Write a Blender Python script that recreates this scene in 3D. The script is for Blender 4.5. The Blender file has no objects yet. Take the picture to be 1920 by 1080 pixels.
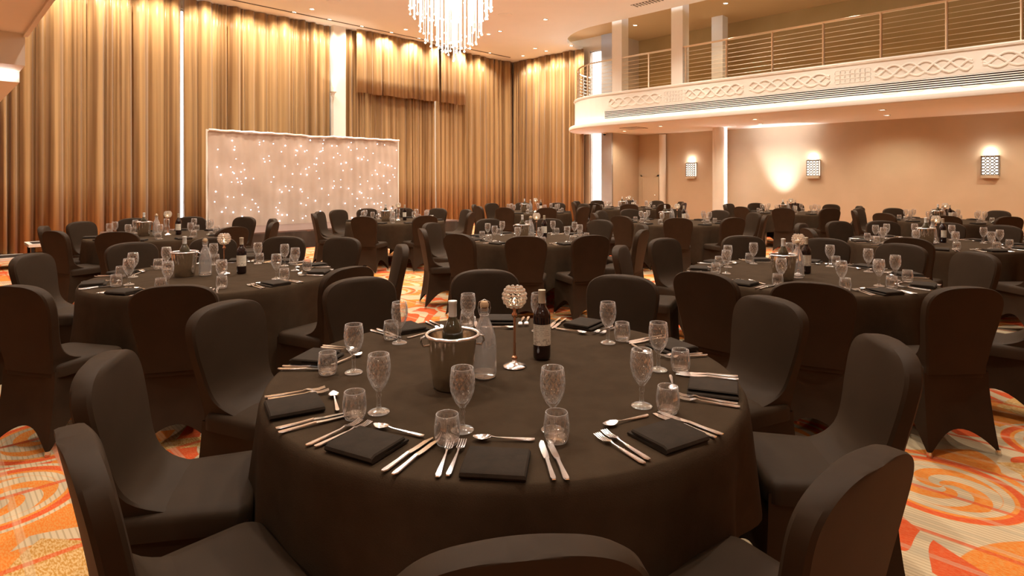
import bpy, math, random
from math import sin, cos, pi, radians, sqrt
random.seed(7)
S = bpy.context.scene
COL = S.collection

# ---------------------------------------------------------------- camera, world, exposure
# room axes: X runs along the left curtain wall, Y along the back curtain wall
cam = bpy.data.cameras.new('camera')
cam.lens = 1105/1920*36
cam.sensor_width = 36
cam.shift_y = -(540-338)/1920
cam.clip_start = 0.05
cam.clip_end = 200
co = bpy.data.objects.new('camera', cam)
co.location = (0, 0, 1.5)
co.rotation_euler = (radians(90), 0, radians(-45))
COL.objects.link(co)
S.camera = co

S.view_settings.view_transform = 'Standard'
S.view_settings.look = 'None'
S.view_settings.gamma = 1
S.view_settings.use_curve_mapping = False
S.view_settings.exposure = 0.62
S.cycles.use_denoising = True
S.cycles.max_bounces = 10
S.cycles.diffuse_bounces = 5
S.cycles.glossy_bounces = 5
S.cycles.transmission_bounces = 10
S.cycles.transparent_max_bounces = 16
S.cycles.caustics_reflective = False
S.cycles.caustics_refractive = False
S.cycles.sample_clamp_indirect = 6

W = bpy.data.worlds.new('world')
S.world = W
W.use_nodes = True
bg = W.node_tree.nodes['Background']
bg.inputs[0].default_value = (0.86, 0.92, 1.0, 1)
bg.inputs[1].default_value = 5.0

WARM = (1.0, 0.82, 0.60)
SOFT = (1.0, 0.92, 0.80)
COOL = (0.93, 0.94, 1.0)
def spot(loc, to, power, color=WARM, size=70, blend=0.6, radius=0.05):
    l = bpy.data.lights.new('spot_lamp', 'SPOT')
    l.energy = power; l.color = color; l.spot_size = radians(size); l.spot_blend = blend
    l.shadow_soft_size = radius
    o = bpy.data.objects.new('spot_lamp', l); COL.objects.link(o)
    o.location = loc
    dx, dy, dz = to[0]-loc[0], to[1]-loc[1], to[2]-loc[2]
    o.rotation_euler = (math.atan2(math.hypot(dx, dy), -dz), 0, math.atan2(dy, dx)-pi/2 + pi) if False else vec_rot(dx, dy, dz)
    return o
def vec_rot(dx, dy, dz):
    from mathutils import Vector
    return Vector((dx, dy, dz)).to_track_quat('-Z', 'Y').to_euler()
def point(loc, power, color=WARM, radius=0.1):
    l = bpy.data.lights.new('bulb_lamp', 'POINT')
    l.energy = power; l.color = color; l.shadow_soft_size = radius
    o = bpy.data.objects.new('bulb_lamp', l); COL.objects.link(o); o.location = loc
    return o
def area(loc, to, power, sx, sy, color=SOFT):
    l = bpy.data.lights.new('area_lamp', 'AREA')
    l.shape = 'RECTANGLE'; l.size = sx; l.size_y = sy; l.energy = power; l.color = color
    o = bpy.data.objects.new('area_lamp', l); COL.objects.link(o); o.location = loc
    o.rotation_euler = vec_rot(to[0]-loc[0], to[1]-loc[1], to[2]-loc[2])
    return o

CEIL = 5.92          # main ceiling height
# recessed ceiling lamps: (x, y) on the main ceiling, strength, opening angle
DOWN = [(x, y) for x in (1.9, 4.4, 7.1, 9.9, 12.1) for y in (1.2, 4.2, 7.2, 10.8, 13.1)] + \
       [(12.1, 12.6), (7.1, 14.4), (10.0, 14.4), (14.5, 13.4)]
for x, y in DOWN:
    spot((x, y, CEIL-.06), (x, y, 0), 210 if y < 14 else 60, SOFT, 125, .7, .06)
WASH_L = [(.9+1.0*k, 15.0) for k in range(14)]
WASH_B = [(15.05, 12.3), (15.05, 13.4), (15.05, 14.5)]
for x, y in WASH_L:
    spot((x, y, CEIL-.05), (x, 15.65, 4.6), 140, (1.0, .88, .72), 118, 1.0, .04)
for x, y in WASH_B:
    spot((x, y, CEIL-.05), (15.7, y, 4.6), 140, (1.0, .88, .72), 118, 1.0, .04)
# unseen fill lamps added under the near balcony (behind and above the camera)
NEAR = [(0.3, y) for y in (-3.5, -1.2, 1.1, 3.4, 5.7, 8.0)] + [(-2.2, y) for y in (-2.5, 0.5, 3.5, 6.5)]
for x, y in NEAR:
    spot((x, y, 3.40), (x, y, 0), 34, SOFT, 140, .7, .06)
# lamps under and above the far balcony
UNDER = [(15.6, 10.6), (14.9, 8.9), (16.2, 6.6), (14.9, 6.2), (14.9, 3.4), (16.2, 3.6), (14.9, .6), (16.2, 1.0), (14.9, -2.2)]
for x, y in UNDER:
    spot((x, y, 3.0), (x, y, 0), 66, WARM, 150, .7, .05)
UPPER = [(15.6, 10.2), (15.4, 7.2), (15.4, 4.2), (15.4, 1.2)]
for x, y in UPPER:
    spot((x, y, 6.2), (x, y, 0), 60, WARM, 130, .7, .05)
spot((16.75, 6.43, .24), (17.4, 6.43, 2.75), 420, COOL, 50, 1.0, .04)   # floor uplighter
point((6.74, 8.3, 4.9), 260, SOFT, .45)      # light of the chandelier

# ---------------------------------------------------------------- materials
def mat(name, base=(.5, .5, .5), rough=.5, metal=0, spec=.5, emit=None, estr=0, trans=0, ior=1.45, sheen=0, coat=0):
    m = bpy.data.materials.new(name); m.use_nodes = True
    p = m.node_tree.nodes['Principled BSDF']
    p.inputs['Base Color'].default_value = (*base, 1)
    p.inputs['Roughness'].default_value = rough
    p.inputs['Metallic'].default_value = metal
    p.inputs['Specular IOR Level'].default_value = spec
    p.inputs['IOR'].default_value = ior
    p.inputs['Transmission Weight'].default_value = trans
    p.inputs['Sheen Weight'].default_value = sheen
    p.inputs['Coat Weight'].default_value = coat
    if emit:
        p.inputs['Emission Color'].default_value = (*emit, 1)
        p.inputs['Emission Strength'].default_value = estr
    return m
class N:
    """small node-graph helper"""
    def __init__(s, m):
        s.t = m.node_tree; s.n = s.t.nodes; s.l = s.t.links
        s.p = s.n['Principled BSDF']
    def new(s, typ, **k):
        n = s.n.new(typ)
        for a, b in k.items(): setattr(n, a, b)
        return n
    def put(s, sock, v):
        if hasattr(v, 'is_linked') or hasattr(v, 'node'): s.l.new(v, sock)
        else: sock.default_value = v
    def math(s, op, a, b=0, c=0):
        n = s.new('ShaderNodeMath', operation=op)
        s.put(n.inputs[0], a); s.put(n.inputs[1], b); s.put(n.inputs[2], c)
        return n.outputs[0]
    def mix(s, f, a, b):
        n = s.new('ShaderNodeMix', data_type='RGBA')
        s.put(n.inputs[0], f)
        s.put(n.inputs[6], a if hasattr(a, 'node') else (*a, 1))
        s.put(n.inputs[7], b if hasattr(b, 'node') else (*b, 1))
        return n.outputs[2]
    def noise(s, vec, scale, detail=2, out=0):
        n = s.new('ShaderNodeTexNoise'); s.put(n.inputs['Vector'], vec)
        n.inputs['Scale'].default_value = scale; n.inputs['Detail'].default_value = detail
        return n.outputs[out]
    def step(s, v, lo, hi):
        n = s.new('ShaderNodeMapRange'); s.put(n.inputs[0], v)
        n.inputs[1].default_value = lo; n.inputs[2].default_value = hi
        return n.outputs[0]
    def bump(s, h, strength, dist=.01):
        b = s.new('ShaderNodeBump'); b.inputs['Strength'].default_value = strength
        b.inputs['Distance'].default_value = dist
        s.put(b.inputs['Height'], h); s.l.new(b.outputs[0], s.p.inputs['Normal'])
    def obj(s):
        return s.new('ShaderNodeTexCoord').outputs['Object']
    def map(s, vec, scale=(1, 1, 1), rot=(0, 0, 0)):
        m = s.new('ShaderNodeMapping'); s.put(m.inputs[0], vec)
        m.inputs['Scale'].default_value = scale; m.inputs['Rotation'].default_value = rot
        return m.outputs[0]
def speckle(m, c1, c2, scale, bump=0, bscale=None):
    n = N(m); o = n.obj()
    n.l.new(n.mix(n.step(n.noise(o, scale, 3), .35, .65), c1, c2), n.p.inputs['Base Color'])
    if bump: n.bump(n.noise(o, bscale or scale*8, 2), bump, .004)
    return m

M_wallbeige = speckle(mat('beige_wall', rough=.8, spec=.2), (.56, .445, .315), (.60, .475, .34), 1.5)
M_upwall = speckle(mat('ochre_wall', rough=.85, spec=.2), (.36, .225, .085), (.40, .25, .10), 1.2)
M_ceil = speckle(mat('ceiling_paint', rough=.9, spec=.15), (.87, .83, .76), (.89, .85, .78), 1)
M_white = speckle(mat('white_paint', rough=.6, spec=.3), (.80, .75, .66), (.82, .77, .68), 2)
M_grey = speckle(mat('shaded_grey', rough=.7), (.38, .36, .36), (.42, .40, .39), 2)  # the pilaster's shade is put into this grey
M_cover = speckle(mat('stretch_fabric', rough=.58, spec=.09), (.030, .0178, .0098), (.036, .0215, .0120), 6)
M_cloth = speckle(mat('table_linen', rough=.85, spec=.05), (.042, .0260, .0145), (.050, .0312, .0176), 14, .25, 300)
M_napkin = speckle(mat('napkin_linen', rough=.85, spec=.2), (.024, .0155, .0092), (.031, .0200, .0120), 30, .2, 500)
M_steel = mat('polished_steel', (.90, .92, .95), .2, 1)
M_brush = mat('brushed_steel', (.70, .64, .56), .13, 1)
M_rail = mat('rail_steel', (.80, .68, .52), .28, 1)
M_copper = mat('rose_gold', (.80, .46, .30), .2, 1)
M_black = mat('black_plastic', (.02, .018, .016), .5)
M_wood = mat('table_wood', (.18, .10, .05), .6)
M_cork = mat('cork', (.55, .36, .20), .8)
M_foil = mat('cream_foil', (.62, .52, .38), .4, .2)
M_wfoil = mat('white_foil', (.85, .82, .76), .4)
M_wine = mat('dark_wine_glass', (.012, .004, .004), .06, 0, .6, coat=.5)
M_green = mat('pale_green_glass', (.055, .045, .025), .08, 0, .6, coat=.5)
M_lamp = mat('lamp_lens', (1, .9, .75), .4, emit=(1, .84, .6), estr=4)
M_led = mat('led_strip', (1, 1, 1), .4, emit=(1, .95, .88), estr=7)
M_ledc = mat('cool_led_glow', (1, 1, 1), .4, emit=(.95, .96, 1), estr=8)
M_sconce = mat('sconce_diffuser', (1, 1, 1), .4, emit=(1, .93, .82), estr=.85)
M_rod = mat('lit_crystal_rod', (.45, .42, .38), .1, emit=(1, .93, .84), estr=.42)
M_tip = mat('lit_crystal_tip', (1, .95, .85), .1, emit=(1, .86, .66), estr=3)
M_fairy = mat('fairy_bulb', (1, 1, 1), .3, emit=(1, .90, .95), estr=5)
M_flame = mat('tea_light_flame', (1, .8, .5), .4, emit=(1, .70, .40), estr=7)
M_bead = mat('crystal_bead', (.92, .82, .72), .05, 0, .9, trans=.75, ior=1.5, emit=(1, .72, .45), estr=.03)  # slight glow added to the beads in place of tea-light shine
M_chrome = mat('chrome_foot', (.7, .66, .6), .2, 1)
M_vent = mat('vent_dark', (.10, .075, .05), .6)
M_frame = mat('window_frame', (.55, .52, .50), .4)
M_voile = speckle(mat('ivory_voile', rough=.75, spec=.2, sheen=.2), (.49, .37, .285), (.54, .415, .325), 2)
M_skirt = speckle(mat('stage_skirt', rough=.75), (.030, .022, .016), (.045, .033, .024), 3)
M_deck = mat('stage_deck', (.16, .10, .08), .5)
M_trim = mat('sequin_trim', (.85, .78, .66), .3, .4)

def glass(name, lo, hi, veil, edge, cut=0):
    """thin clear glass: transparent face-on, mirror-like towards its edges, with white haze and whitened edges mixed in as painted highlights"""
    m = bpy.data.materials.new(name); m.use_nodes = True
    t = m.node_tree; t.nodes.clear(); L = t.links.new
    o = t.nodes.new('ShaderNodeOutputMaterial'); mx = t.nodes.new('ShaderNodeMixShader')
    a = t.nodes.new('ShaderNodeBsdfTransparent'); b = t.nodes.new('ShaderNodeBsdfGlossy')
    a.inputs[0].default_value = (.97, .96, .95, 1)
    b.inputs['Roughness'].default_value = .08; b.inputs['Color'].default_value = (1, .99, .97, 1)
    lw = t.nodes.new('ShaderNodeLayerWeight'); lw.inputs[0].default_value = .5
    pw = t.nodes.new('ShaderNodeMath'); pw.operation = 'POWER'; pw.inputs[1].default_value = 2.2
    mr = t.nodes.new('ShaderNodeMapRange'); mr.inputs[3].default_value = lo; mr.inputs[4].default_value = hi
    L(lw.outputs['Facing'], pw.inputs[0]); L(pw.outputs[0], mr.inputs[0]); L(mr.outputs[0], mx.inputs[0])
    L(a.outputs[0], mx.inputs[1]); L(b.outputs[0], mx.inputs[2])
    mv = t.nodes.new('ShaderNodeMixShader'); mv.inputs[0].default_value = veil
    tr = t.nodes.new('ShaderNodeBsdfTranslucent'); df = t.nodes.new('ShaderNodeBsdfDiffuse'); md = t.nodes.new('ShaderNodeMixShader')
    L(df.outputs[0], md.inputs[1]); L(tr.outputs[0], md.inputs[2])
    L(mx.outputs[0], mv.inputs[1]); L(md.outputs[0], mv.inputs[2]); L(mv.outputs[0], o.inputs[0])
    b.inputs['Roughness'].default_value = .03
    ve = t.nodes.new('ShaderNodeMapRange'); ve.inputs[3].default_value = veil; ve.inputs[4].default_value = edge  # white mixed in towards the edges as a painted highlight
    p3 = t.nodes.new('ShaderNodeMath'); p3.operation = 'POWER'; p3.inputs[1].default_value = 4
    L(lw.outputs['Facing'], p3.inputs[0]); L(p3.outputs[0], ve.inputs[0]); L(ve.outputs[0], mv.inputs[0])
    if cut:      # shallow cut lattice round the glass
        tc = t.nodes.new('ShaderNodeTexCoord'); sp = t.nodes.new('ShaderNodeSeparateXYZ'); L(tc.outputs['Object'], sp.inputs[0])
        def mt(op, x, y=0):
            q = t.nodes.new('ShaderNodeMath'); q.operation = op
            for i_, v_ in enumerate((x, y)):
                if hasattr(v_, 'node'): L(v_, q.inputs[i_])
                else: q.inputs[i_].default_value = v_
            return q.outputs[0]
        an = mt('MULTIPLY', mt('ARCTAN2', sp.outputs[1], sp.outputs[0]), 5)
        zz = mt('MULTIPLY', sp.outputs[2], 95)
        w1 = mt('ABSOLUTE', mt('SINE', mt('ADD', an, zz))); w2 = mt('ABSOLUTE', mt('SINE', mt('SUBTRACT', an, zz)))
        bp = t.nodes.new('ShaderNodeBump'); bp.inputs['Strength'].default_value = cut; bp.inputs['Distance'].default_value = .004
        L(mt('MINIMUM', w1, w2), bp.inputs['Height'])
        for nd in (lw, b): L(bp.outputs[0], nd.inputs['Normal'])
    return m
M_glass = glass('clear_glass', .14, .95, .02, .65)
M_cut = glass('cut_glass', .13, .95, .012, .7, .55)
M_rim = glass('whitened_rim', .55, .98, .3, .7)  # extra white in the rim paints its bright highlight
M_carafe = glass('carafe_glass', .12, .95, .13, .6)
def pane_mat():
    m = bpy.data.materials.new('window_glass'); m.use_nodes = True
    t = m.node_tree; t.nodes.clear()
    o = t.nodes.new('ShaderNodeOutputMaterial'); mx = t.nodes.new('ShaderNodeMixShader')
    a = t.nodes.new('ShaderNodeBsdfTransparent'); b = t.nodes.new('ShaderNodeBsdfGlossy')
    b.inputs['Roughness'].default_value = .02; mx.inputs[0].default_value = .06
    t.links.new(a.outputs[0], mx.inputs[1]); t.links.new(b.outputs[0], mx.inputs[2]); t.links.new(mx.outputs[0], o.inputs[0])
    return m
M_pane = pane_mat()

def curtain_mat():
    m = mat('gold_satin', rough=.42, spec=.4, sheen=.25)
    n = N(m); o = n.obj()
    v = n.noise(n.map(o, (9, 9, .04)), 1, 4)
    c = n.mix(n.step(v, .34, .66), (.18, .085, .023), (.47, .285, .12))  # dark bands put the shade of the folds into the colour
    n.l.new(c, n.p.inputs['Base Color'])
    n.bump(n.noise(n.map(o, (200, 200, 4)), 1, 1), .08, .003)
    return m
M_curtain = curtain_mat()

def carpet_mat():
    m = mat('swirl_carpet', rough=.95, spec=.1)
    n = N(m); o = n.obj()
    # gently warped plan coordinates
    wob = n.noise(n.map(o, (.55, .55, 0)), 1, 1, 1)
    sc = n.new('ShaderNodeVectorMath', operation='SCALE'); n.put(sc.inputs[0], wob); sc.inputs[3].default_value = 1.6
    add = n.new('ShaderNodeVectorMath', operation='ADD'); n.put(add.inputs[0], o); n.l.new(sc.outputs[0], add.inputs[1])
    wp = add.outputs[0]
    sep = n.new('ShaderNodeSeparateXYZ'); n.put(sep.inputs[0], o)
    sw = n.new('ShaderNodeSeparateXYZ'); n.put(sw.inputs[0], wp)
    X, Y = sep.outputs[0], sep.outputs[1]
    # heathered yarn and fine pin stripes
    heather = n.step(n.noise(n.map(o, (150, 45, 1)), 1, 2), .42, .58)
    stripes = n.step(n.math('SINE', n.math('MULTIPLY', X, 300)), .5, .8)
    bars = n.step(n.math('SINE', n.math('MULTIPLY', X, 27)), .90, .93)
    cream = n.mix(n.math('MULTIPLY', stripes, .6), (.62, .47, .29), (.36, .25, .13))
    cream = n.mix(n.math('MULTIPLY', n.step(n.noise(n.map(o, (16, .5, 1)), 1, 1), .5, .6), .5), cream, (.40, .33, .22))
    orange = n.mix(n.math('MULTIPLY', heather, .55), (.70, .20, .028), (.66, .34, .10))
    red = n.mix(n.math('MULTIPLY', heather, .35), (.62, .085, .022), (.66, .20, .08))
    mustard = n.mix(heather, (.50, .24, .05), (.66, .42, .18))
    # big sweeping bands
    b1 = n.math('SINE', n.math('ADD', n.math('MULTIPLY', sw.outputs[0], 4.3), n.math('MULTIPLY', sw.outputs[1], 5.6)))
    b2 = n.math('SINE', n.math('ADD', n.math('MULTIPLY', sw.outputs[0], 6.4), n.math('MULTIPLY', sw.outputs[1], -3.6)))
    b3 = n.math('SINE', n.math('MULTIPLY', n.noise(wp, 1.1, 1), 34))
    c = n.mix(n.step(b1, -.32, -.28), cream, orange)
    c = n.mix(n.step(b2, .52, .56), c, red)
    c = n.mix(n.math('MULTIPLY', n.step(b3, .58, .62), n.step(b2, -.4, -.36)), c, cream)
    c = n.mix(n.math('MULTIPLY', n.step(b1, .80, .82), n.step(b2, .0, .02)), c, mustard)
    # swirl medallions: rings with three spiral arms
    vo = n.new('ShaderNodeTexVoronoi'); vo.feature = 'F1'; vo.inputs['Scale'].default_value = .95
    vo.inputs['Randomness'].default_value = .55; vo.voronoi_dimensions = '2D'
    n.put(vo.inputs['Vector'], o)
    off = n.new('ShaderNodeVectorMath', operation='SUBTRACT'); n.put(off.inputs[0], o); n.l.new(vo.outputs['Position'], off.inputs[1])
    so = n.new('ShaderNodeSeparateXYZ'); n.l.new(off.outputs[0], so.inputs[0])
    ang = n.math('ARCTAN2', so.outputs[1], so.outputs[0])
    dist = n.math('POWER', n.math('ADD', n.math('POWER', so.outputs[0], 2), n.math('POWER', so.outputs[1], 2)), .5)
    inside = n.math('LESS_THAN', dist, .36)
    arms = n.step(n.math('SINE', n.math('ADD', n.math('MULTIPLY', ang, 3), n.math('MULTIPLY', dist, 42))), -.05, .05)
    ring = n.step(n.math('ABSOLUTE', n.math('SUBTRACT', dist, .31)), .022, .018)
    ring2 = n.step(n.math('ABSOLUTE', n.math('SUBTRACT', dist, .25)), .022, .018)
    med = n.mix(arms, cream, orange)
    med = n.mix(n.step(dist, .225, .23), med, orange)
    med = n.mix(ring2, med, cream)
    med = n.mix(ring, med, red)
    med = n.mix(n.step(dist, .332, .336), med, cream)
    c = n.mix(inside, c, med)
    # thin grid bars crossing the pattern
    barx = n.math('MAXIMUM', n.step(n.math('SINE', n.math('MULTIPLY', X, 15)), .975, .985), n.step(n.math('SINE', n.math('MULTIPLY', Y, 9)), .985, .992))
    c = n.mix(n.math('MULTIPLY', barx, .8), c, red)
    c = n.mix(n.math('MULTIPLY', bars, .35), c, cream)
    n.l.new(c, n.p.inputs['Base Color'])
    n.bump(n.noise(n.map(o, (150, 400, 1)), 1, 1), .35, .004)
    return m
M_carpet = carpet_mat()

def label_mat():
    """cream wine label with rows of small grey print and a faint picture below"""
    m = mat('wine_label', (.8, .74, .62), .6)
    n = N(m); o = n.obj()
    s = n.new('ShaderNodeSeparateXYZ'); n.put(s.inputs[0], o)
    z = s.outputs[2]
    rows = n.step(n.math('SINE', n.math('MULTIPLY', z, 800)), .35, .5)
    words = n.step(n.noise(n.map(o, (260, 260, 120)), 1, 1), .44, .5)
    top = n.math('GREATER_THAN', z, .098)
    pic = n.math('MULTIPLY', n.step(n.noise(n.map(o, (110, 110, 110)), 1, 2), .5, .56), n.math('LESS_THAN', z, .090))
    f = n.math('ADD', n.math('MULTIPLY', n.math('MULTIPLY', rows, words), top), pic)
    n.l.new(n.mix(n.math('MULTIPLY', f, .55), (.74, .66, .53), (.25, .19, .14)), n.p.inputs['Base Color'])
    return m
M_label = label_mat()

# ---------------------------------------------------------------- mesh helpers
class MB:
    def __init__(s): s.v = []; s.f = []
    def add(s, vs, fs):
        b = len(s.v); s.v += [tuple(v) for v in vs]; s.f += [tuple(i+b for i in f) for f in fs]
        return s
    def box(s, x0, y0, z0, x1, y1, z1):
        v = [(x, y, z) for z in (z0, z1) for y in (y0, y1) for x in (x0, x1)]
        return s.add(v, [(0, 2, 3, 1), (4, 5, 7, 6), (0, 1, 5, 4), (2, 6, 7, 3), (0, 4, 6, 2), (1, 3, 7, 5)])
    def rings(s, rs, cap0=True, cap1=True, closed=True):
        n = len(rs[0]); v = [p for r in rs for p in r]; f = []
        m = n if closed else n-1
        for i in range(len(rs)-1):
            for j in range(m):
                a, b = i*n+j, i*n+(j+1) % n
                f.append((a, b, b+n, a+n))
        if cap0: f.append(tuple(reversed(range(n))))
        if cap1: f.append(tuple((len(rs)-1)*n+j for j in range(n)))
        return s.add(v, f)
    def lathe(s, prof, seg=20, cx=0, cy=0, cap0=False, cap1=False):
        return s.rings([[(cx+r*cos(2*pi*k/seg), cy+r*sin(2*pi*k/seg), z) for k in range(seg)] for r, z in prof], cap0, cap1)
    def tube(s, pts, r, seg=6, caps=True, sx=1, sy=1, closed=False):
        from mathutils import Vector
        P = [Vector(p) for p in pts]; rs = []
        for i, p in enumerate(P):
            if closed: t = P[(i+1) % len(P)]-P[i-1]
            else: t = (P[min(i+1, len(P)-1)]-P[max(i-1, 0)])
            t.normalize()
            up = Vector((0, 0, 1)) if abs(t.z) < .9 else Vector((0, 1, 0))
            a = t.cross(up).normalized(); b = a.cross(t).normalized()
            rr = r[i] if isinstance(r, (list, tuple)) else r
            rs.append([tuple(p+a*(rr*sx*cos(2*pi*k/seg))+b*(rr*sy*sin(2*pi*k/seg))) for k in range(seg)])
        if closed: rs.append(rs[0])
        return s.rings(rs, caps and not closed, caps and not closed)
    def ball(s, c, r, seg=8, rows=6, sz=1):
        rs = []
        for i in range(rows+1):
            a = -pi/2+pi*i/rows; q = max(cos(a), .02)*r
            rs.append([(c[0]+q*cos(2*pi*k/seg), c[1]+q*sin(2*pi*k/seg), c[2]+r*sz*sin(a)) for k in range(seg)])
        return s.rings(rs)
    def mesh(s, name, m, smooth=40):
        me = bpy.data.meshes.new(name); me.from_pydata(s.v, [], s.f); me.update()
        me.materials.append(m)
        if smooth:
            me.shade_smooth()
            if smooth < 180: me.set_sharp_from_angle(angle=radians(smooth))
        return me
    def build(s, name, m, parent=None, loc=(0, 0, 0), rz=0, smooth=40):
        return obj(name, s.mesh(name, m, smooth), parent, loc, rz)
def obj(name, me, parent=None, loc=(0, 0, 0), rz=0):
    o = bpy.data.objects.new(name, me); COL.objects.link(o)
    o.location = loc; o.rotation_euler = (0, 0, rz)
    if parent: o.parent = parent
    return o
def tag(o, label, cat, group=None):
    o['label'] = label; o['category'] = cat
    if group: o['group'] = group
    return o
def empty(name, loc, rz=0):
    o = bpy.data.objects.new(name, None); COL.objects.link(o); o.empty_display_size = .1
    o.location = loc; o.rotation_euler = (0, 0, rz)
    return o
def structure(o): o['kind'] = 'structure'; return o
def kids(o): return list(o.children)
def dup(root, loc, rz=0, label=None, rot=None):
    r = root.copy(); COL.objects.link(r); r.location = loc
    r.rotation_euler = rot if rot else (0, 0, rz)
    if label: r['label'] = label
    for ch in KIDS[root.name]:
        c = ch.copy(); COL.objects.link(c); c.parent = r
        for g in KIDS.get(ch.name, ()):
            d = g.copy(); COL.objects.link(d); d.parent = c
    return r
KIDS = {}
def register(root):
    KIDS[root.name] = list(root.children)
    for c in root.children: KIDS[c.name] = list(c.children)

# ---------------------------------------------------------------- room shell
UE, UB, WB, WL = 13.7, 17.45, 15.9, 15.9    # balcony edge, back wall under balcony, curtain walls
X0, Y0 = -4.5, -7.0                          # unseen near walls
structure(MB().box(X0, Y0, -.1, UB+.2, WL+.2, 0).build('floor', M_carpet, smooth=0))

def arc(u_edge, wc=10.2, n=14):
    """plan outline of the balcony end: straight edge then a quarter ellipse back to the curtain wall"""
    a, b = WB-u_edge, 2.2+(UE-u_edge)*.9
    return [(u_edge+a*(1-cos(t)), wc+b*sin(t)) for t in [pi/2*i/n for i in range(n+1)]]
def slab(outline, z0, z1):
    n = len(outline); m = MB()
    m.add([(x, y, z0) for x, y in outline]+[(x, y, z1) for x, y in outline],
          [tuple(reversed(range(n))), tuple(range(n, 2*n))]+[(i, (i+1) % n, n+(i+1) % n, n+i) for i in range(n)])
    return m
main = [(X0, Y0), (UE-.1, Y0)]+arc(UE-.1)+[(WB+.2, WL+.2), (X0, WL+.2)]
structure(slab(main, CEIL, CEIL+.12).build('ceiling', M_ceil, smooth=0))
structure(MB().box(UE-.6, Y0, 6.3, UB+.2, 13.5, 6.4).build('ceiling', mat('upper_ceiling', (.62, .42, .22), .9), smooth=0))

def wall_with_gaps(name, m, gaps, axis):
    """wall made of solid stretches around tall window openings"""
    b = MB(); lo, hi = (X0, WB+.2) if axis == 'x' else (11.31, WL+.2)
    edge = lo
    for g0, g1, z0, z1 in gaps+[(hi, hi, 0, 0)]:
        if axis == 'x':
            b.box(edge, WL, 0, g0, WL+.2, CEIL+.12)
            if g1 > g0: b.box(g0, WL, 0, g1, WL+.2, z0); b.box(g0, WL, z1, g1, WL+.2, CEIL+.12)
        else:
            b.box(WB, edge, 0, WB+.2, g0, 6.4)
            if g1 > g0: b.box(WB, g0, 0, WB+.2, g1, z0); b.box(WB, g0, z1, WB+.2, g1, 6.4)
        edge = g1
    return structure(b.build(name, m, smooth=0))
GL = [(4.1, 4.75, .1, 5.7), (11.6, 12.4, .1, 5.7)]
GB = [(11.70, 12.22, .05, 5.85)]
wall_with_gaps('wall_left', M_wallbeige, GL, 'x')
wall_with_gaps('wall_back', M_wallbeige, GB, 'y')
k = 0
for g0, g1, z0, z1 in GL:
    k += 1
    w = structure(MB().box(g0, WL+.05, z0, g0+.05, WL+.12, z1).box(g1-.05, WL+.05, z0, g1, WL+.12, z1)
                  .box(g0, WL+.05, z0, g1, WL+.12, z0+.05).box(g0, WL+.05, z1-.05, g1, WL+.12, z1).build('window_%d' % k, M_frame, smooth=0))
    MB().box(g0+.05, WL+.08, z0+.05, g1-.05, WL+.09, z1-.05).build('pane', M_pane, w, smooth=0)
for g0, g1, z0, z1 in GB:
    w = structure(MB().box(WB+.05, g0, z0, WB+.12, g0+.04, z1).box(WB+.05, g1-.04, z0, WB+.12, g1, z1)
                  .box(WB+.05, g0, z0, WB+.12, g1, z0+.05).box(WB+.05, g0, z1-.05, WB+.12, g1, z1).build('window_3', M_frame, smooth=0))
    MB().box(WB+.08, g0+.04, z0+.05, WB+.09, g1-.04, z1-.05).build('pane', M_pane, w, smooth=0)
structure(MB().box(WB-.04, 11.27, 0, WB+.02, 11.69, 6.3).build('trim_1', M_grey, smooth=0))
structure(MB().box(WB+.0, 11.27, 0, UB+.2, 11.45, 6.4).build('wall_side', M_wallbeige, smooth=0))
structure(MB().box(UB, Y0, 0, UB+.2, 11.45, 3.9).build('wall_back_lower', M_wallbeige, smooth=0))
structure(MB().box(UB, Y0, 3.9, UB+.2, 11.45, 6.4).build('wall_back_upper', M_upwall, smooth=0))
structure(MB().box(X0-.2, Y0-.2, 0, UB+.2, Y0, 6.4).build('wall_right', M_wallbeige, smooth=0))
structure(MB().box(X0-.2, Y0, 0, X0, WL+.2, 6.4).build('wall_near', M_wallbeige, smooth=0))
structure(MB().box(15.83, 12.3, 0, WB, WL, .14).build('baseboard_back', M_white, smooth=0))
# low door and slim round pilaster in the far corner under the balcony
d = structure(MB().box(UB-.03, 10.52, 0, UB, 11.12, 1.62).build('door_1', M_wallbeige, smooth=0))
MB().box(UB-.05, 10.47, 0, UB-.001, 10.53, 1.68).box(UB-.05, 11.11, 0, UB-.001, 11.17, 1.68).box(UB-.05, 10.47, 1.62, UB-.001, 11.17, 1.68).build('door_frame', M_wallbeige, d, smooth=0)
MB().ball((UB-.06, 10.60, 1.0), .025).build('door_knob', M_steel, d)
structure(MB().lathe([(.11, 0), (.11, 3.02)], 16, UB-.12, 10.28).build('trim_2', M_white))
# white pilaster between the left curtains, dark ceiling strip standing in for a shaded curtain-track slot
structure(MB().box(8.27, 15.45, 0, 8.65, WL, CEIL).build('column', M_white, smooth=0))
structure(MB().box(1.0, 15.02, CEIL-.012, 14.95, 15.07, CEIL).build('trim_3', M_vent, smooth=0))

# near balcony at the upper left (seen only at its far end)
UA = .98
structure(MB().box(X0, Y0, 3.48, UA, 10.3, 3.8).build('soffit_near', M_ceil, smooth=0))
structure(MB().box(UA-.02, Y0, 3.44, UA+.03, 10.3, 3.82).build('trim_4', M_white, smooth=0))
structure(MB().box(X0, 10.3, 3.05, UA, WL, CEIL).build('bulkhead', M_white, smooth=0))
structure(MB().box(X0, 10.95, 2.9, UA, WL, 3.05).build('bulkhead_lower', M_ceil, smooth=0))
s = tag(MB().box(X0+.5, 10.90, 2.95, UA-.06, 10.949, 3.01).build('cove_light', M_led, smooth=0), 'bright strip light in the cove at the upper left corner', 'light')

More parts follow.
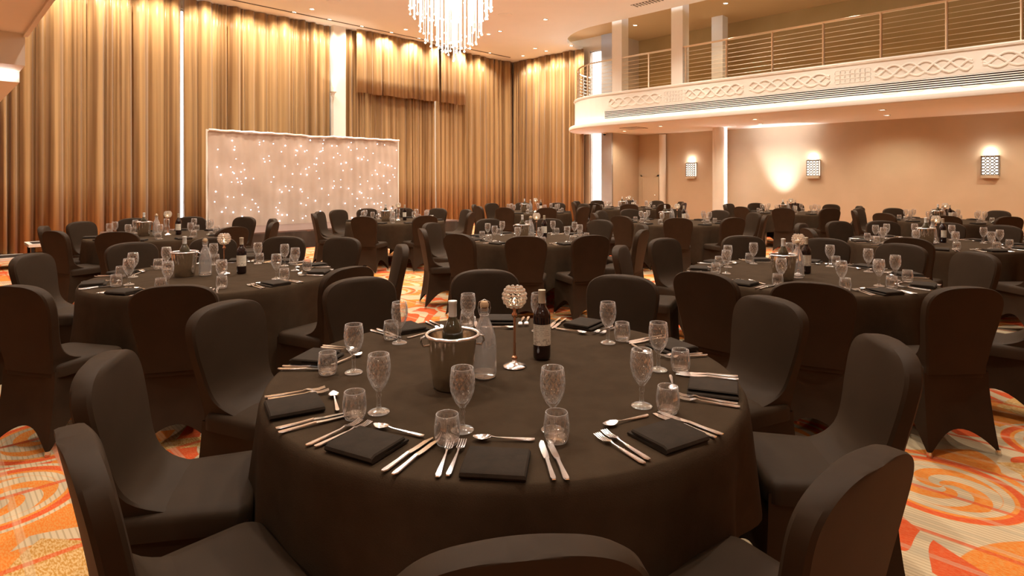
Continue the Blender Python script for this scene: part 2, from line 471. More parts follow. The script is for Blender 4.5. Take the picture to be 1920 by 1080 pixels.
# ---------------------------------------------------------------- far balcony
ZS, ZF = 3.05, 3.98
outl = [(UB, Y0), (UE, Y0)]+arc(UE)+[(WB, 11.45), (UB, 11.45)]
structure(slab(outl, ZS, ZS+.06).build('soffit_balcony', M_ceil, smooth=0))
UF = UE+.16
outf = [(UB, Y0), (UF, Y0)]+arc(UF)+[(WB, 11.3), (UB, 11.3)]
structure(slab(outf, ZS+.06, ZF).build('wall_balcony', M_white, smooth=0))
def along(u, w0, w1, arcpart=True, step=.5):
    n = max(2, int((w1-w0)/step)+1)
    pts = [(u, w0+(w1-w0)*i/(n-1)) for i in range(n)]
    if arcpart: pts += arc(u)[1:]
    return pts
structure(MB().tube([(x, y, ZS+.055) for x, y in along(UE, Y0, 10.2)], .06, 8, sx=.7, sy=1.1).build('trim_5', M_white))
structure(MB().tube([(x, y, ZF-.01) for x, y in along(UF-.01, Y0, 10.2)], .035, 6).build('trim_6', M_white))
led = MB().tube([(x, y, ZS+.085) for x, y in along(UE+.075, Y0, 10.2)], .014, 6).build('strip_light', M_led)
tag(led, 'glowing strip light along the foot of the balcony front', 'light')
# air grille along the balcony front
g = tag(empty('air_grille', (UF, 10.1, 3.28)), 'long dark slotted air grille along the white balcony front', 'grille')
MB().box(-.006, -15, 0, -.001, 0, .21).build('backing', M_black, g, smooth=0)
for i in range(5):
    MB().box(-.020, -15, .020+.042*i, -.006, 0, .036+.042*i).build('slat', M_ceil, g, smooth=0)
MB().box(-.03, -.02, 0, -.005, .0, .21).build('end_cap', M_ceil, g, smooth=0)
# raised knotwork on the balcony front
def knot(w0, w1):
    n = 44; t = empty('knot_relief', (UF, (w0+w1)/2, 3.7)); L = w1-w0
    per = L/2.0
    for k in range(3):
        pts = []
        for i in range(n+1):
            x = -L/2+L*i/n; ph = 2*pi*x/per+2*pi*k/3
            pts.append((-.006-.012*(.5+.5*cos(1.5*ph+k)), x, .125*sin(ph)*min(1, (L/2-abs(x))/.14+.45)))
        MB().tube(pts, .022, 6, sx=.7, sy=1).build('strand', M_white, t)
    return t
def lace(w0, w1):
    t = empty('knot_relief', (UF, (w0+w1)/2, 3.7)); L = w1-w0
    for a in range(7):
        for b in range(3):
            cx, cz = -L/2+L*(a+.5)/7, -.09+.09*b
            MB().tube([(-.004, cx+.058*cos(q*pi/6), cz+.055*sin(q*pi/6)) for q in range(12)], .006, 5, closed=True).build('loop', M_white, t)
    return t
KN = [('left', 8.25, 9.95), ('', 6.05, 7.55), ('', 4.15, 5.9), ('', 1.7, 3.3), ('', -.2, 1.55)]
nm = ['raised plaster knotwork at the left end of the balcony front', 'raised plaster knotwork on the balcony front, second from its left end',
      'raised plaster knotwork on the balcony front, third from its left end', 'raised plaster knotwork on the balcony front, second from the right edge of the photo',
      'raised plaster knotwork on the balcony front at the right edge of the photo']
for i, (_, a, b) in enumerate(KN): tag(knot(a, b), nm[i], 'relief', 'knotwork reliefs on the balcony')
tag(lace(7.58, 8.16), 'fine square lacework relief on the balcony front below the second white post', 'relief', 'lacework reliefs on the balcony')
tag(lace(3.38, 4.04), 'fine square lacework relief further right along the balcony front', 'relief', 'lacework reliefs on the balcony')
sc = tag(empty('scallop_trim', (UF, 5, 3.27)), 'row of raised scallops just under the balcony grille', 'relief')
w = 9.9
while w > -.5:
    if not (7.5 < w < 8.2 or 3.3 < w < 4.1):
        MB().tube([(-.008, w-5-.16*cos(q*pi/8), -.05*sin(q*pi/8)) for q in range(9)], .012, 5).build('scallop', M_white, sc)
    w -= .43
# columns carrying the upper ceiling
for (x, y, h, z0, z1) in ((UE+.36, 9.70, .165, ZF, 6.3), (UE+.36, 7.82, .165, ZF, 6.3), (16.6, 7.95, .17, ZF, 6.3)):
    structure(MB().box(x-h, y-h, z0, x+h, y+h, z1).build('column', M_white, smooth=0))
structure(MB().lathe([(.20, 0), (.20, ZS)], 28, 16.6, 7.95).build('column', M_white))
tag(MB().tube([(16.6-.03, 7.95-.215, .05), (16.6-.03, 7.95-.215, ZS-.01)], .022, 8).build('strip_light', M_ledc), 'glowing strip up the round column, standing in for uplighter light', 'light')  # emissive tube added where an uplighter's streak falls on the column
# railing
r = tag(empty('balcony_railing', (UF+.08, 0, ZF)), 'steel balcony railing with round posts and horizontal cables', 'railing')
px = UF+.08
def rel(pts, z): return [(x-px, y, z) for x, y in pts]
line = along(px, Y0, 10.2, True, 4)
MB().tube(rel(line, .97), .026, 8).build('handrail', M_rail, r)
for i in range(8):
    MB().tube(rel(line, .10+.105*i), .0055, 5).build('cable', M_rail, r)
pm = MB().lathe([(.026, 0), (.026, .96)], 8); pm.lathe([(.045, 0), (.045, .015)], 10, cap1=True)
for i in range(9): pm.lathe([(.031, .09+.105*i), (.031, .11+.105*i)], 8)
pme = pm.mesh('post', M_rail)
for y in [8.69-1.097*i for i in range(14)]: obj('post', pme, r, (0, y, 0))
for q in (3, 6, 9, 12):
    x, y = arc(px)[q]; obj('post', pme, r, (x-px, y, 0))

# ---------------------------------------------------------------- lamps, vents, speakers in the ceilings
dm = MB().lathe([(.058, -.012), (.075, -.012), (.078, 0)], 16).mesh('trim_ring', M_steel)
dl = MB().lathe([(.058, -.006), (.03, -.004)], 16, cap1=True).mesh('lens', M_lamp)
dl0 = empty('downlight', (0, 0, 0)); obj('trim_ring', dm, dl0); obj('lens', dl, dl0)
tag(dl0, '', 'light', None); register(dl0)
first = True
def downlight(x, y, z, label, group):
    global first
    if first: o = dl0; o.location = (x, y, z); o['label'] = label; first = False
    else: o = dup(dl0, (x, y, z), 0, label)
    o['group'] = group
    return o
ORD = ['leftmost', 'second from the left', 'third from the left', 'fourth from the left', 'fifth from the left', 'sixth from the left', 'seventh from the left', 'eighth from the left', 'ninth from the left', 'tenth from the left', 'eleventh from the left', 'rightmost']
def lamps(pts, z, what, group):
    pts = sorted(pts, key=lambda p: (p[0]-p[1])/(p[0]+p[1]))
    for i, (x, y) in enumerate(pts): downlight(x, y, z, '%s, %s' % (what, ORD[i] if len(pts) > 2 else ('left one', 'right one')[i]), group)
lamps([p for p in DOWN if p[0]+p[1] > 18.5 and p[1] > 8], CEIL, 'small recessed downlight in the main ceiling', 'downlights in the main ceiling')
lamps([p for p in WASH_L+WASH_B if p[0] > 6.5], CEIL, 'small recessed lamp at the ceiling edge above the gold curtains', 'curtain washer lamps')
lamps([p for p in UNDER if p[1] > 0], ZS, 'small recessed downlight under the balcony', 'downlights under the balcony')
lamps(UPPER[:2], 6.3, 'small recessed downlight above the balcony railing', 'downlights above the balcony')
for x, y, rr, lb in ((11.0, 11.26, .19, 'round flush ceiling speaker to the right of the chandelier'), (7.18, 13.44, .16, 'round flush ceiling speaker near the top edge of the photo')):
    sp = tag(MB().lathe([(rr, 0), (rr, -.012), (rr-.02, -.016), (.02, -.016)], 24, cap1=True).build('ceiling_speaker', M_ceil, loc=(x, y, CEIL)), lb, 'speaker')
v = tag(empty('ceiling_vent', (12.75, 8.0, CEIL)), 'slotted air vent in the ceiling near the balcony', 'vent')
MB().box(-.12, -.4, -.008, .12, .4, 0).build('backing', M_vent, v, smooth=0)
for i in range(9): MB().box(-.12, -.38+.09*i, -.02, .12, -.345+.09*i, -.008).build('slat', M_ceil, v, smooth=0)
v = tag(empty('soffit_vent', (14.9, 9.8, ZS)), 'square brown air vent in the soffit under the balcony end', 'vent')
MB().box(-.3, -.3, -.01, .3, .3, 0).build('backing', M_vent, v, smooth=0)
for i in range(6): MB().box(-.28+.1*i, -.3, -.02, -.25+.1*i, .3, -.01).build('slat', M_ceil, v, smooth=0)
cd = tag(empty('dome_camera', (WB-.12, 11.5, ZS)), 'small dark dome camera under the balcony beside the tall window', 'camera')
MB().lathe([(.06, 0), (.06, -.03)], 12, cap1=True).build('base', M_white, cd)
MB().ball((0, 0, -.04), .05).build('dome', M_black, cd)

# sconces on the back wall
for y, lb in ((9.29, 'farthest glowing lattice wall sconce, left of the round column'), (5.63, 'middle glowing lattice wall sconce on the beige wall'), (1.81, 'nearest glowing lattice wall sconce, at the right of the beige wall')):
    t = tag(empty('wall_sconce', (UB, y, 1.60)), lb, 'lamp', 'wall sconces')
    MB().box(-.09, -.15, .03, -.02, .15, .44).build('diffuser', M_sconce, t, smooth=0)
    MB().box(-.02, -.17, 0, 0, .17, .47).build('back_plate', M_brush, t, smooth=0)
    MB().box(-.12, -.16, -.05, 0, .16, .02).build('tray', M_foil, t, smooth=0)
    lt = MB()
    for a in range(4):
        for b in range(6):
            cy, cz = -.12+.08*a, .06+.07*b
            lt.tube([(-.097, cy+.036*cos(q*pi/5), cz+.032*sin(q*pi/5)) for q in range(10)], .008, 4, closed=True)
    lt.box(-.105, -.16, .02, -.088, -.15, .45).box(-.105, .15, .02, -.088, .16, .45).box(-.105, -.16, .445, -.088, .16, .455)
    lt.build('lattice', M_vent, t)
    point((UB-.07, y, 2.14), 4, SOFT, .05)
# small uplight beside the pilaster
u = tag(empty('uplight', (8.2, 15.36, 4.0)), 'small white uplight wall lamp beside the pilaster among the curtains', 'lamp')
MB().lathe([(.03, -.14), (.05, -.05), (.10, 0)], 14, cap0=True).build('shade', M_white, u)
MB().lathe([(.08, -.004), (.02, -.002)], 14, cap1=True).build('bulb', M_lamp, u)
MB().box(-.02, .02, -.10, .02, .10, -.06).build('bracket', M_white, u, smooth=0)
spot((8.2, 15.36, 4.03), (8.2, 15.5, 6), 25, SOFT, 80, .8, .05)

up = tag(empty('uplighter', (16.75, 6.43, 0)), 'small black floor uplighter washing the beige wall white', 'lamp')
MB().lathe([(.09, 0), (.09, .02), (.07, .03), (.07, .18), (.06, .18), (.06, .12)], 16, cap0=True).build('housing', M_black, up)
MB().lathe([(.06, .14), (.01, .145)], 16, cap1=True).build('lens', M_ledc, up)
# chandelier
ch = tag(empty('chandelier', (6.74, 8.3, CEIL)), 'large glowing chandelier of hanging crystal rods', 'chandelier')
MB().lathe([(.80, 0), (.80, -.06), (.76, -.09)], 40, cap1=True).build('ceiling_plate', M_steel, ch)
rod = MB().lathe([(.007, 0), (.007, -1)], 6).mesh('crystal_rod', M_rod)
tip = MB().ball((0, 0, 0), .019, 8, 6).mesh('crystal_tip', M_tip)
RR = random.Random(4)
for rad, cnt, zl in ((.74, 34, 4.55), (.66, 28, 4.45), (.56, 24, 4.18), (.46, 20, 4.00), (.36, 16, 3.92), (.26, 12, 3.88), (.16, 8, 3.82), (.06, 4, 3.72)):
    for i in range(cnt):
        a = 2*pi*(i+RR.random()*.6)/cnt; z = zl+RR.uniform(-.06, .14)
        p = (rad*cos(a), rad*sin(a), -.08)
        o = obj('crystal_rod', rod, ch, p); o.scale = (1, 1, CEIL-.08-z)
        c = obj('crystal_tip', tip, o, (0, 0, -1)); c.scale = (1, 1, 1/(CEIL-.08-z))

# ---------------------------------------------------------------- curtains
def curtain(p0, p1, z0, z1, label, seed, depth=.15, pitch=.24, name='curtain'):
    R = random.Random(seed)
    dx, dy = p1[0]-p0[0], p1[1]-p0[1]; L = math.hypot(dx, dy); tx, ty = dx/L, dy/L
    nx, ny = (ty, -tx)                       # towards the room for +X walls
    # irregular pleats: knots with random spacing and depth
    ks = [0]; 
    while ks[-1] < L: ks.append(ks[-1]+pitch*R.choice((.3, .4, .5, .65, .85, 1.1, 1.4)))
    am = [R.uniform(.35, 1) for _ in ks]; dr = [R.uniform(-.35, .35) for _ in ks]
    zs = [z0, z0+.25*(z1-z0), z0+.5*(z1-z0), z0+.75*(z1-z0), z0+.9*(z1-z0), z1]
    cols = int(L/.022)+1; b = MB(); rows = []
    ki = 0; samples = []
    for c in range(cols+1):
        s_ = L*c/cols
        while ki < len(ks)-2 and ks[ki+1] < s_: ki += 1
        q = (s_-ks[ki])/(ks[ki+1]-ks[ki]); q = min(max(q, 0), 1)
        samples.append((s_, ki, q))
    for zi, z in enumerate(zs):
        f = (z-z0)/(z1-z0); row = []
        for s_, ki, q in samples:
            a0 = am[ki]*(1-.25*f)
            prof = abs(sin(pi*q))**.55*min(1, (ks[ki+1]-ks[ki])/(pitch*.75))
            off = depth*(a0*prof*2-.8)+.012*sin(s_*9+f*2+dr[ki]*4)+.008*sin(s_*41+f*3)
            ss = s_+.03*dr[ki]*(1-f)*sin(pi*q)
            row.append((p0[0]+tx*ss+nx*off, p0[1]+ty*ss+ny*off, z+(.012*sin(s_*7) if zi == 0 else 0)))
        rows.append(row)
    b.rings(rows, False, False, closed=False)
    o = b.build(name, M_curtain, smooth=180)
    sol = o.modifiers.new('thickness', 'SOLIDIFY'); sol.thickness = .004
    return tag(o, label, 'curtain')
YC = 15.6
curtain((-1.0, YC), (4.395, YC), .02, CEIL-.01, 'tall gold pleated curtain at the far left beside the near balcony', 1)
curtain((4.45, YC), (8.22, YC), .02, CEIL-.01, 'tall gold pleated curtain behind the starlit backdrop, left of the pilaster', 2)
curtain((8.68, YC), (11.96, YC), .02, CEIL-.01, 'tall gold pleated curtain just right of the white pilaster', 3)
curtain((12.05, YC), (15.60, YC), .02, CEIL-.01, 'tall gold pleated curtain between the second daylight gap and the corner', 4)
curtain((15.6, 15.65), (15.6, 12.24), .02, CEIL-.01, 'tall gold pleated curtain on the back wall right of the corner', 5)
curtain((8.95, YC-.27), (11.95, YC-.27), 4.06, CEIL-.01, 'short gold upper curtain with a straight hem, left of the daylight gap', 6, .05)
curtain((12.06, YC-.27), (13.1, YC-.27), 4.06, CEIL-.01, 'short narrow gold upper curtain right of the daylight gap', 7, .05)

# ---------------------------------------------------------------- stage, backdrop, steps
st = tag(empty('stage', (3.9, 12.55, 0)), 'low dark skirted stage in front of the left curtains', 'stage')
MB().box(0, 0, .36, 6.6, 2.3, .40).build('deck', M_deck, st, smooth=0)
sk = []
for z in (.005, .18, .37):
    sk.append([(6.6*i/150, -.02+.018*sin(i*.9)+.012*sin(i*.37+z*6), z) for i in range(151)])
MB().rings(sk, False, False, closed=False).build('skirt', M_skirt, st, smooth=180)
MB().box(0, .02, .01, .02, 2.3, .36).build('side_panel', M_skirt, st, smooth=0)
MB().box(6.58, .02, .01, 6.6, 2.3, .36).build('side_panel', M_skirt, st, smooth=0)
bd = tag(empty('starlight_backdrop', (4.62, 14.45, .40)), 'ivory backdrop curtain twinkling with fairy lights on the stage', 'backdrop')
LB, HB = 5.15, 2.25
rows = []
for k in range(9):
    z = HB*k/8; row = []
    for i in range(221):
        x = LB*i/220; f = k/8
        gather = math.exp(-((x-2.55)/.25)**2)
        y = .014*sin(x*14+f*1.5*sin(x*2))*(1-.4*f)+.008*sin(x*31+f)+.016*sin((x-2.55)*5*(1.6-f))
        row.append((x, y, z-(.05*gather if k == 8 else 0)))
    rows.append(row)
MB().rings(rows, False, False, closed=False).build('drape', M_voile, bd, smooth=180)
MB().tube([(0, -.03, HB+.005)]+[(LB*i/40, -.03, HB+.008*sin(i*1.9)-.03*math.exp(-((LB*i/40-2.55)/.3)**2)) for i in range(1, 40)]+[(LB, -.03, HB)], .030, 6).build('top_trim', M_trim, bd)
for x in (-.02, LB+.02): MB().lathe([(.022, 0), (.022, HB+.02)], 10, x, .03, cap1=True).build('pole', M_white, bd)
MB().tube([(-.02, .05, HB-.01), (LB+.02, .05, HB-.01)], .02, 8).build('crossbar', M_white, bd)
fl = MB(); RR = random.Random(11)
for _ in range(180):
    x, z = RR.uniform(.06, LB-.06), RR.uniform(.06, HB-.08)
    fl.ball((x, -.075, z), RR.choice((.010, .012, .013, .017)), 6, 4)
f = fl.build('fairy_lights', M_fairy, bd); f['kind'] = 'stuff'
stp = tag(empty('stage_steps', (1.28, 12.95, 0)), 'two black stage steps with white edging by the left curtains', 'steps')
for i, (x, y, z) in enumerate(((0, .0, .40), (-.62, -.05, .20))):
    MB().box(x+.06, y+.06, z-.03, x+.94, y+.60, z-.004).build('tread', M_black, stp, smooth=0)
    MB().box(x, y, z-.05, x+1, y+.06, z).box(x, y+.06, z-.05, x+.06, y+.66, z).box(x+.94, y+.06, z-.05, x+1, y+.66, z).box(x+.06, y+.6, z-.05, x+.94, y+.66, z).build('nosing', M_white, stp, smooth=0)
    for a in (.04, .92):
        for b in (.04, .58): MB().box(x+a, y+b, 0, x+a+.04, y+b+.04, z-.05).build('leg', M_black, stp, smooth=0)

# ---------------------------------------------------------------- chair
def rounded(hw, y0, y1, z, rc=.05, hw2=None, n=4):
    hw2 = hw2 or hw; pts = []
    for cx, cy, a0, h in ((hw2, y1, 0, hw2), (-hw2, y1, 90, hw2), (-hw, y0, 180, hw), (hw, y0, 270, hw)):
        sx = 1 if cx > 0 else -1; sy = 1 if cy == y1 else -1
        for i in range(n+1):
            a = radians(a0+90*i/n)
            pts.append((cx-sx*rc+rc*cos(a), cy-sy*rc+rc*sin(a), z))
    return pts
def make_chair():
    c = empty('banquet_chair', (0, 0, 0))
    # backrest: waisted, leaning back, rounded crown, a flat band round the edge
    rows = []
    zz = [.43, .470, .476, .484, .494, .508, .525, .545, .57, .60, .63, .66, .69, .72, .76, .795]
    hw = [.178, .176, .176, .177, .179, .182, .185, .187, .190, .194, .199, .204, .210, .215, .219, .222]
    spec = list(zip(zz, hw))
    for i in range(1, 17):
        a = radians(86.5*i/16)
        spec.append((.795+.127*sin(a)**(2/2.8), .222*max(cos(a), .001)**(2/2.8)))
    for z, w in spec:
        f = (z-.43)/.49
        yc = -.205-.085*f**1.25
        th = .028
        fil = .15*math.exp(-max(0, z-.472)/.036) if z < .75 else 0
        ft, bk = yc+th+fil, yc-th
        e = min(.009, w*.4)
        ring = []
        m = 8
        for j in range(m+1):
            x = -(w-e)+2*(w-e)*j/m; bulge = .016*(1-(x/max(w, .01))**2)*min(1, w/.15)
            ring.append((x, ft+bulge*(1 if fil < .04 else .3), z))
        ring.append((w, ft-e, z)); ring.append((w, bk+e, z))
        for j in range(m+1):
            x = (w-e)-2*(w-e)*j/m; ring.append((x, bk-.006*(1-(x/max(w, .01))**2), z))
        ring.append((-w, bk+e, z)); ring.append((-w, ft-e, z))
        rows.append(list(reversed(ring)))
    MB().rings(rows).build('backrest', M_cover, c, smooth=32)
    # seat
    sr = [rounded(.198-i, -.228+i, .190-i, z, .05, .222-i) for i, z in ((0, .405), (0, .452), (.005, .467), (.014, .4755), (.05, .481), (.12, .483))]
    MB().rings(sr).build('seat', M_cover, c, smooth=60)
    # stretched skirt: four panels drawn down to the feet with an arch between them
    feet = [(-.205, -.285), (.205, -.285), (.222, .200), (-.222, .200)]
    tops = [(-.188, -.228), (.188, -.228), (.212, .182), (-.212, .182)]
    arch = [.13, .19, .12, .19]
    k = MB(); nI, nJ = 14, 6
    for p in range(4):
        f0, f1 = feet[p], feet[(p+1) % 4]; t0, t1 = tops[p], tops[(p+1) % 4]
        mx, my = (f0[0]+f1[0])/2, (f0[1]+f1[1])/2; ln = math.hypot(mx, my)
        grid = []
        for j in range(nJ+1):
            g = j/nJ; row = []
            for i in range(nI+1):
                q = i/nI; e = abs(2*q-1)
                zb = .004+arch[p]*(1-e**2.0)
                tx, ty = t0[0]+(t1[0]-t0[0])*q, t0[1]+(t1[1]-t0[1])*q
                bx, by = f0[0]+(f1[0]-f0[0])*q, f0[1]+(f1[1]-f0[1])*q
                z = .44+(zb-.44)*g
                h = (.44-z)/.436
                ease = h**1.5
                inn = .035*sin(pi*q)*sin(pi*min(1, h*1.0+.1))
                row.append((tx+(bx-tx)*ease-inn*mx/ln, ty+(by-ty)*ease-inn*my/ln, z))
            grid.append(row)
        k.rings(grid, False, False, closed=False)
    k.build('skirt', M_cover, c, smooth=45)
    fm = MB().lathe([(.013, 0), (.015, .012), (.012, .03)], 8, cap0=True, cap1=True).mesh('foot', M_chrome)
    for x, y in feet: obj('foot', fm, c, (x*.975, y*.975, 0))
    return c
chair0 = make_chair(); tag(chair0, '', 'chair'); register(chair0)

# ---------------------------------------------------------------- tableware prototypes
def proto(name, cat, parts):
    e = empty(name, (0, 0, 0)); tag(e, '', cat)
    for nm_, b, m, sm in parts: b.build(nm_, m, e, smooth=sm)
    register(e); return e
SG = 20
# wine glass: foot, stem, bowl share their rims so the glass reads as one piece
wine0 = proto('wine_glass', 'glass', [
    ('foot', MB().lathe([(.001, .001), (.033, 0), (.0345, .002), (.030, .005), (.012, .011), (.0075, .017)], SG), M_glass, 60),
    ('stem', MB().lathe([(.0075, .017), (.006, .032), (.0058, .045), (.0085, .054), (.0065, .062), (.010, .070)], SG), M_glass, 60),
    ('bowl', MB().lathe([(.010, .070), (.018, .080), (.028, .097), (.0355, .118), (.038, .140), (.0365, .165), (.0335, .186),
                         (.0322, .187), (.0310, .186), (.0340, .165), (.0352, .140), (.0325, .118), (.025, .099), (.014, .084), (.001, .079)], SG), M_cut, 60),
    ('rim', MB().tube([(.0322*cos(q*pi/10), .0322*sin(q*pi/10), .1868) for q in range(20)], .0011, 5, closed=True), M_rim, 180)])
tumb0 = proto('water_tumbler', 'glass', [
    ('base', MB().lathe([(.001, .004), (.020, .0005), (.029, .002), (.033, .012)], SG), M_glass, 60),
    ('bowl', MB().lathe([(.033, .012), (.0365, .030), (.0365, .050), (.0325, .083), (.0315, .084), (.0303, .083), (.034, .050), (.0338, .030), (.029, .016), (.001, .013)], SG), M_glass, 60),
    ('rim', MB().tube([(.0314*cos(q*pi/10), .0314*sin(q*pi/10), .0838) for q in range(20)], .0011, 5, closed=True), M_rim, 180)])
# cutlery lies along local +y (handle towards the diner), tip at +y
def handle(L0, L1, w0, w1, zmid):
    pts = [(-L0, .005), (-L0+.012, .004), (-L0*.4, .005), (L1*.6, .007), (L1, zmid)]
    wd = [w0*.55, w0, w0*.72, w1*.8, w1]
    rs = [[(-w, y, z-.0012), (w, y, z-.0012), (w*.8, y, z+.0014), (-w*.8, y, z+.0014)] for (y, z), w in zip(pts, wd)]
    return MB().rings(rs)
def fork(sc_=1):
    h = handle(.10*sc_, .035*sc_, .0085, .0032, .010)
    t = MB(); y0 = .035*sc_
    rs = [[(-w, y, z-.001), (w, y, z-.001), (w, y, z+.001), (-w, y, z+.001)] for y, w, z in ((y0, .0032, .010), (y0+.008, .009, .009), (y0+.022, .0115, .005))]
    t.rings(rs)
    for k in range(4):
        x = -.0096+.0064*k
        t.rings([[(x-.0018, y, z-.0009), (x+.0018, y, z-.0009), (x+.0018, y, z+.0009), (x-.0018, y, z+.0009)] for y, z in ((y0+.020, .005), (y0+.042, .005), (y0+.064*sc_, .010))])
    return h, t
h, t = fork(1); fork0 = proto('fork', 'fork', [('handle', h, M_steel, 40), ('tines', t, M_steel, 40)])
def knife():
    h = handle(.115, -.005, .0085, .0075, .006)
    b = MB().rings([[(-.0075, -.005, .004), (.0075, -.005, .004), (.0075, -.005, .0065), (-.0075, -.005, .0065)],
                    [(-.0085, .03, .002), (.009, .03, .003), (.009, .03, .005), (-.0085, .03, .0035)],
                    [(-.0085, .08, .001), (.009, .08, .003), (.009, .08, .005), (-.0085, .08, .0025)],
                    [(.001, .112, .0015), (.0085, .105, .003), (.0085, .105, .0045), (.001, .112, .003)]])
    return h, b
h, t = knife(); knife0 = proto('knife', 'knife', [('handle', h, M_steel, 40), ('blade', t, M_steel, 40)])
def spoon():
    h = handle(.085, .04, .0078, .003, .010)
    b = MB(); rs = []
    for i in range(9):
        q = i/8; y = .04+.052*q; w = .0175*sin(pi*min(.97, q*.93+.06))**.62; dz = .0065*sin(pi*q)
        zt = .0115-.003*sin(pi*q*.9)
        rs.append([(-w, y, zt), (-w*.6, y, zt-dz), (0, y, zt-dz*1.25), (w*.6, y, zt-dz), (w, y, zt), (w*.6, y, zt-dz+.0012), (0, y, zt-dz*1.25+.0013), (-w*.6, y, zt-dz+.0012)])
    b.rings(rs); return h, b
h, t = spoon(); spoon0 = proto('dessert_spoon', 'spoon', [('handle', h, M_steel, 40), ('bowl', t, M_steel, 60)])
# napkin: a ribbon of cloth folded over itself
def napkin():
    b = MB()
    sec = [(-.075, .000), (.078, .000), (.082, .005), (.078, .011), (-.020, .012), (-.024, .0145), (-.020, .018), (.060, .019), (.064, .022), (.060, .0265), (-.066, .0275), (-.078, .020), (-.081, .010)]
    b.rings([[(x, y*(.985 if abs(x) > .08 else 1), z*(.62 if abs(x) > .08 else .78)+.0005) for y, z in sec] for x in (-.084, -.08, -.03, .03, .08, .084)])
    return b
napk0 = tag(napkin().build('napkin', M_napkin, smooth=35), '', 'napkin'); register(napk0)
# centre pieces
def ice_bucket():
    e = empty('ice_bucket', (0, 0, 0)); tag(e, '', 'bucket')
    MB().lathe([(.001, .002), (.066, .0), (.070, .006), (.082, .10), (.091, .185), (.089, .185), (.080, .10), (.068, .010), (.001, .010)], 32).build('body', M_brush, e, smooth=50)
    MB().tube([(.094*cos(2*pi*k/32), .094*sin(2*pi*k/32), .187) for k in range(32)], .007, 8, closed=True).build('rim', M_steel, e, smooth=180)
    for s_ in (-1, 1):
        MB().tube([(s_*.086, 0, .150), (s_*.104, 0, .148), (s_*.114, 0, .162), (s_*.112, 0, .178), (s_*.096, 0, .184)], .0045, 6).build('handle', M_steel, e, smooth=180)
    register(e); return e
bucket0 = ice_bucket()
carafe0 = proto('water_carafe', 'carafe', [
    ('body', MB().lathe([(.001, .003), (.030, .001), (.042, .004), (.046, .02), (.045, .12), (.042, .155), (.030, .195), (.017, .225), (.0155, .245), (.018, .252), (.0155, .262),
                         (.0125, .262), (.012, .225), (.026, .193), (.038, .153), (.041, .12), (.042, .022), (.001, .012)], 24), M_carafe, 60),
    ('stopper', MB().lathe([(.001, .250), (.0115, .250), (.0115, .264), (.0165, .266), (.0175, .276), (.013, .286), (.004, .288)], 16, cap1=True), M_cork, 50),
    ('wire_bail', MB().tube([(.018, 0, .235), (.024, 0, .262), (.020, 0, .284), (0, 0, .294), (-.020, 0, .284), (-.024, 0, .262), (-.018, 0, .235)], .0016, 5).tube([(.0175*cos(q*pi/8), .0175*sin(q*pi/8), .235) for q in range(16)], .0018, 5, closed=True), M_steel, 180)])
def candle():
    e = empty('candle_holder', (0, 0, 0)); tag(e, '', 'candle holder')
    MB().lathe([(.001, .003), (.040, 0), (.046, .003), (.044, .007), (.025, .014), (.010, .022), (.008, .030)], 24).build('base', M_steel, e, smooth=60)
    MB().lathe([(.006, .026), (.012, .034), (.012, .040), (.005, .046)], 14).build('knop', M_copper, e, smooth=60)
    MB().lathe([(.0055, .044), (.005, .2)], 12).build('stem', M_copper, e)
    MB().lathe([(.005, .196), (.012, .204), (.012, .212), (.006, .220), (.006, .230), (.024, .236), (.024, .239), (.001, .239)], 14).build('collar', M_copper, e, smooth=60)
    MB().lathe([(.019, .239), (.019, .252)], 12, cap1=True).build('tea_light', M_wfoil, e)
    MB().lathe([(.001, .253), (.007, .262), (.004, .272), (.0005, .282)], 8).build('flame', M_flame, e)
    bead = MB().ball((0, 0, 0), .0080, 8, 6).mesh('crystal_bead', M_bead)
    for k, lat in enumerate((-50, -28, -8, 12, 32, 50)):
        rr, z = .044*cos(radians(lat)), .281+.046*sin(radians(lat))
        cnt = max(6, int(2*pi*rr/.0185))
        hoop = MB().tube([(rr*cos(2*pi*q/18), rr*sin(2*pi*q/18), z) for q in range(18)], .0013, 4, closed=True).build('wire_hoop', M_copper, e)
        for i in range(cnt):
            a = 2*pi*(i+.5*(k % 2))/cnt
            obj('crystal_bead', bead, hoop, (rr*cos(a), rr*sin(a), z))
    register(e); return e
candle0 = candle()
def candle_far():
    e = empty('candle_holder', (0, 0, 0)); tag(e, '', 'candle holder')
    MB().lathe([(.001, .003), (.040, 0), (.046, .003), (.025, .014), (.008, .030)], 16).build('base', M_steel, e, smooth=60)
    MB().lathe([(.012, .036), (.0055, .046), (.005, .2), (.012, .208), (.006, .220), (.024, .238), (.001, .239)], 10).build('stem', M_copper, e, smooth=60)
    MB().lathe([(.001, .253), (.007, .262), (.004, .272), (.0005, .282)], 8).build('flame', M_flame, e)
    b = MB()
    for k, lat in enumerate((-50, -28, -8, 12, 32, 50)):
        rr, z = .044*cos(radians(lat)), .281+.046*sin(radians(lat)); cnt = max(6, int(2*pi*rr/.0185))
        for i in range(cnt):
            a = 2*pi*(i+.5*(k % 2))/cnt; b.ball((rr*cos(a), rr*sin(a), z), .0088, 6, 4)
    b.build('beaded_globe', M_bead, e, smooth=180)
    register(e); return e
candleF = candle_far()
BP = [(.001, .004), (.030, .001), (.0355, .006), (.0365, .02), (.0365, .175), (.034, .192), (.022, .212), (.0155, .225)]
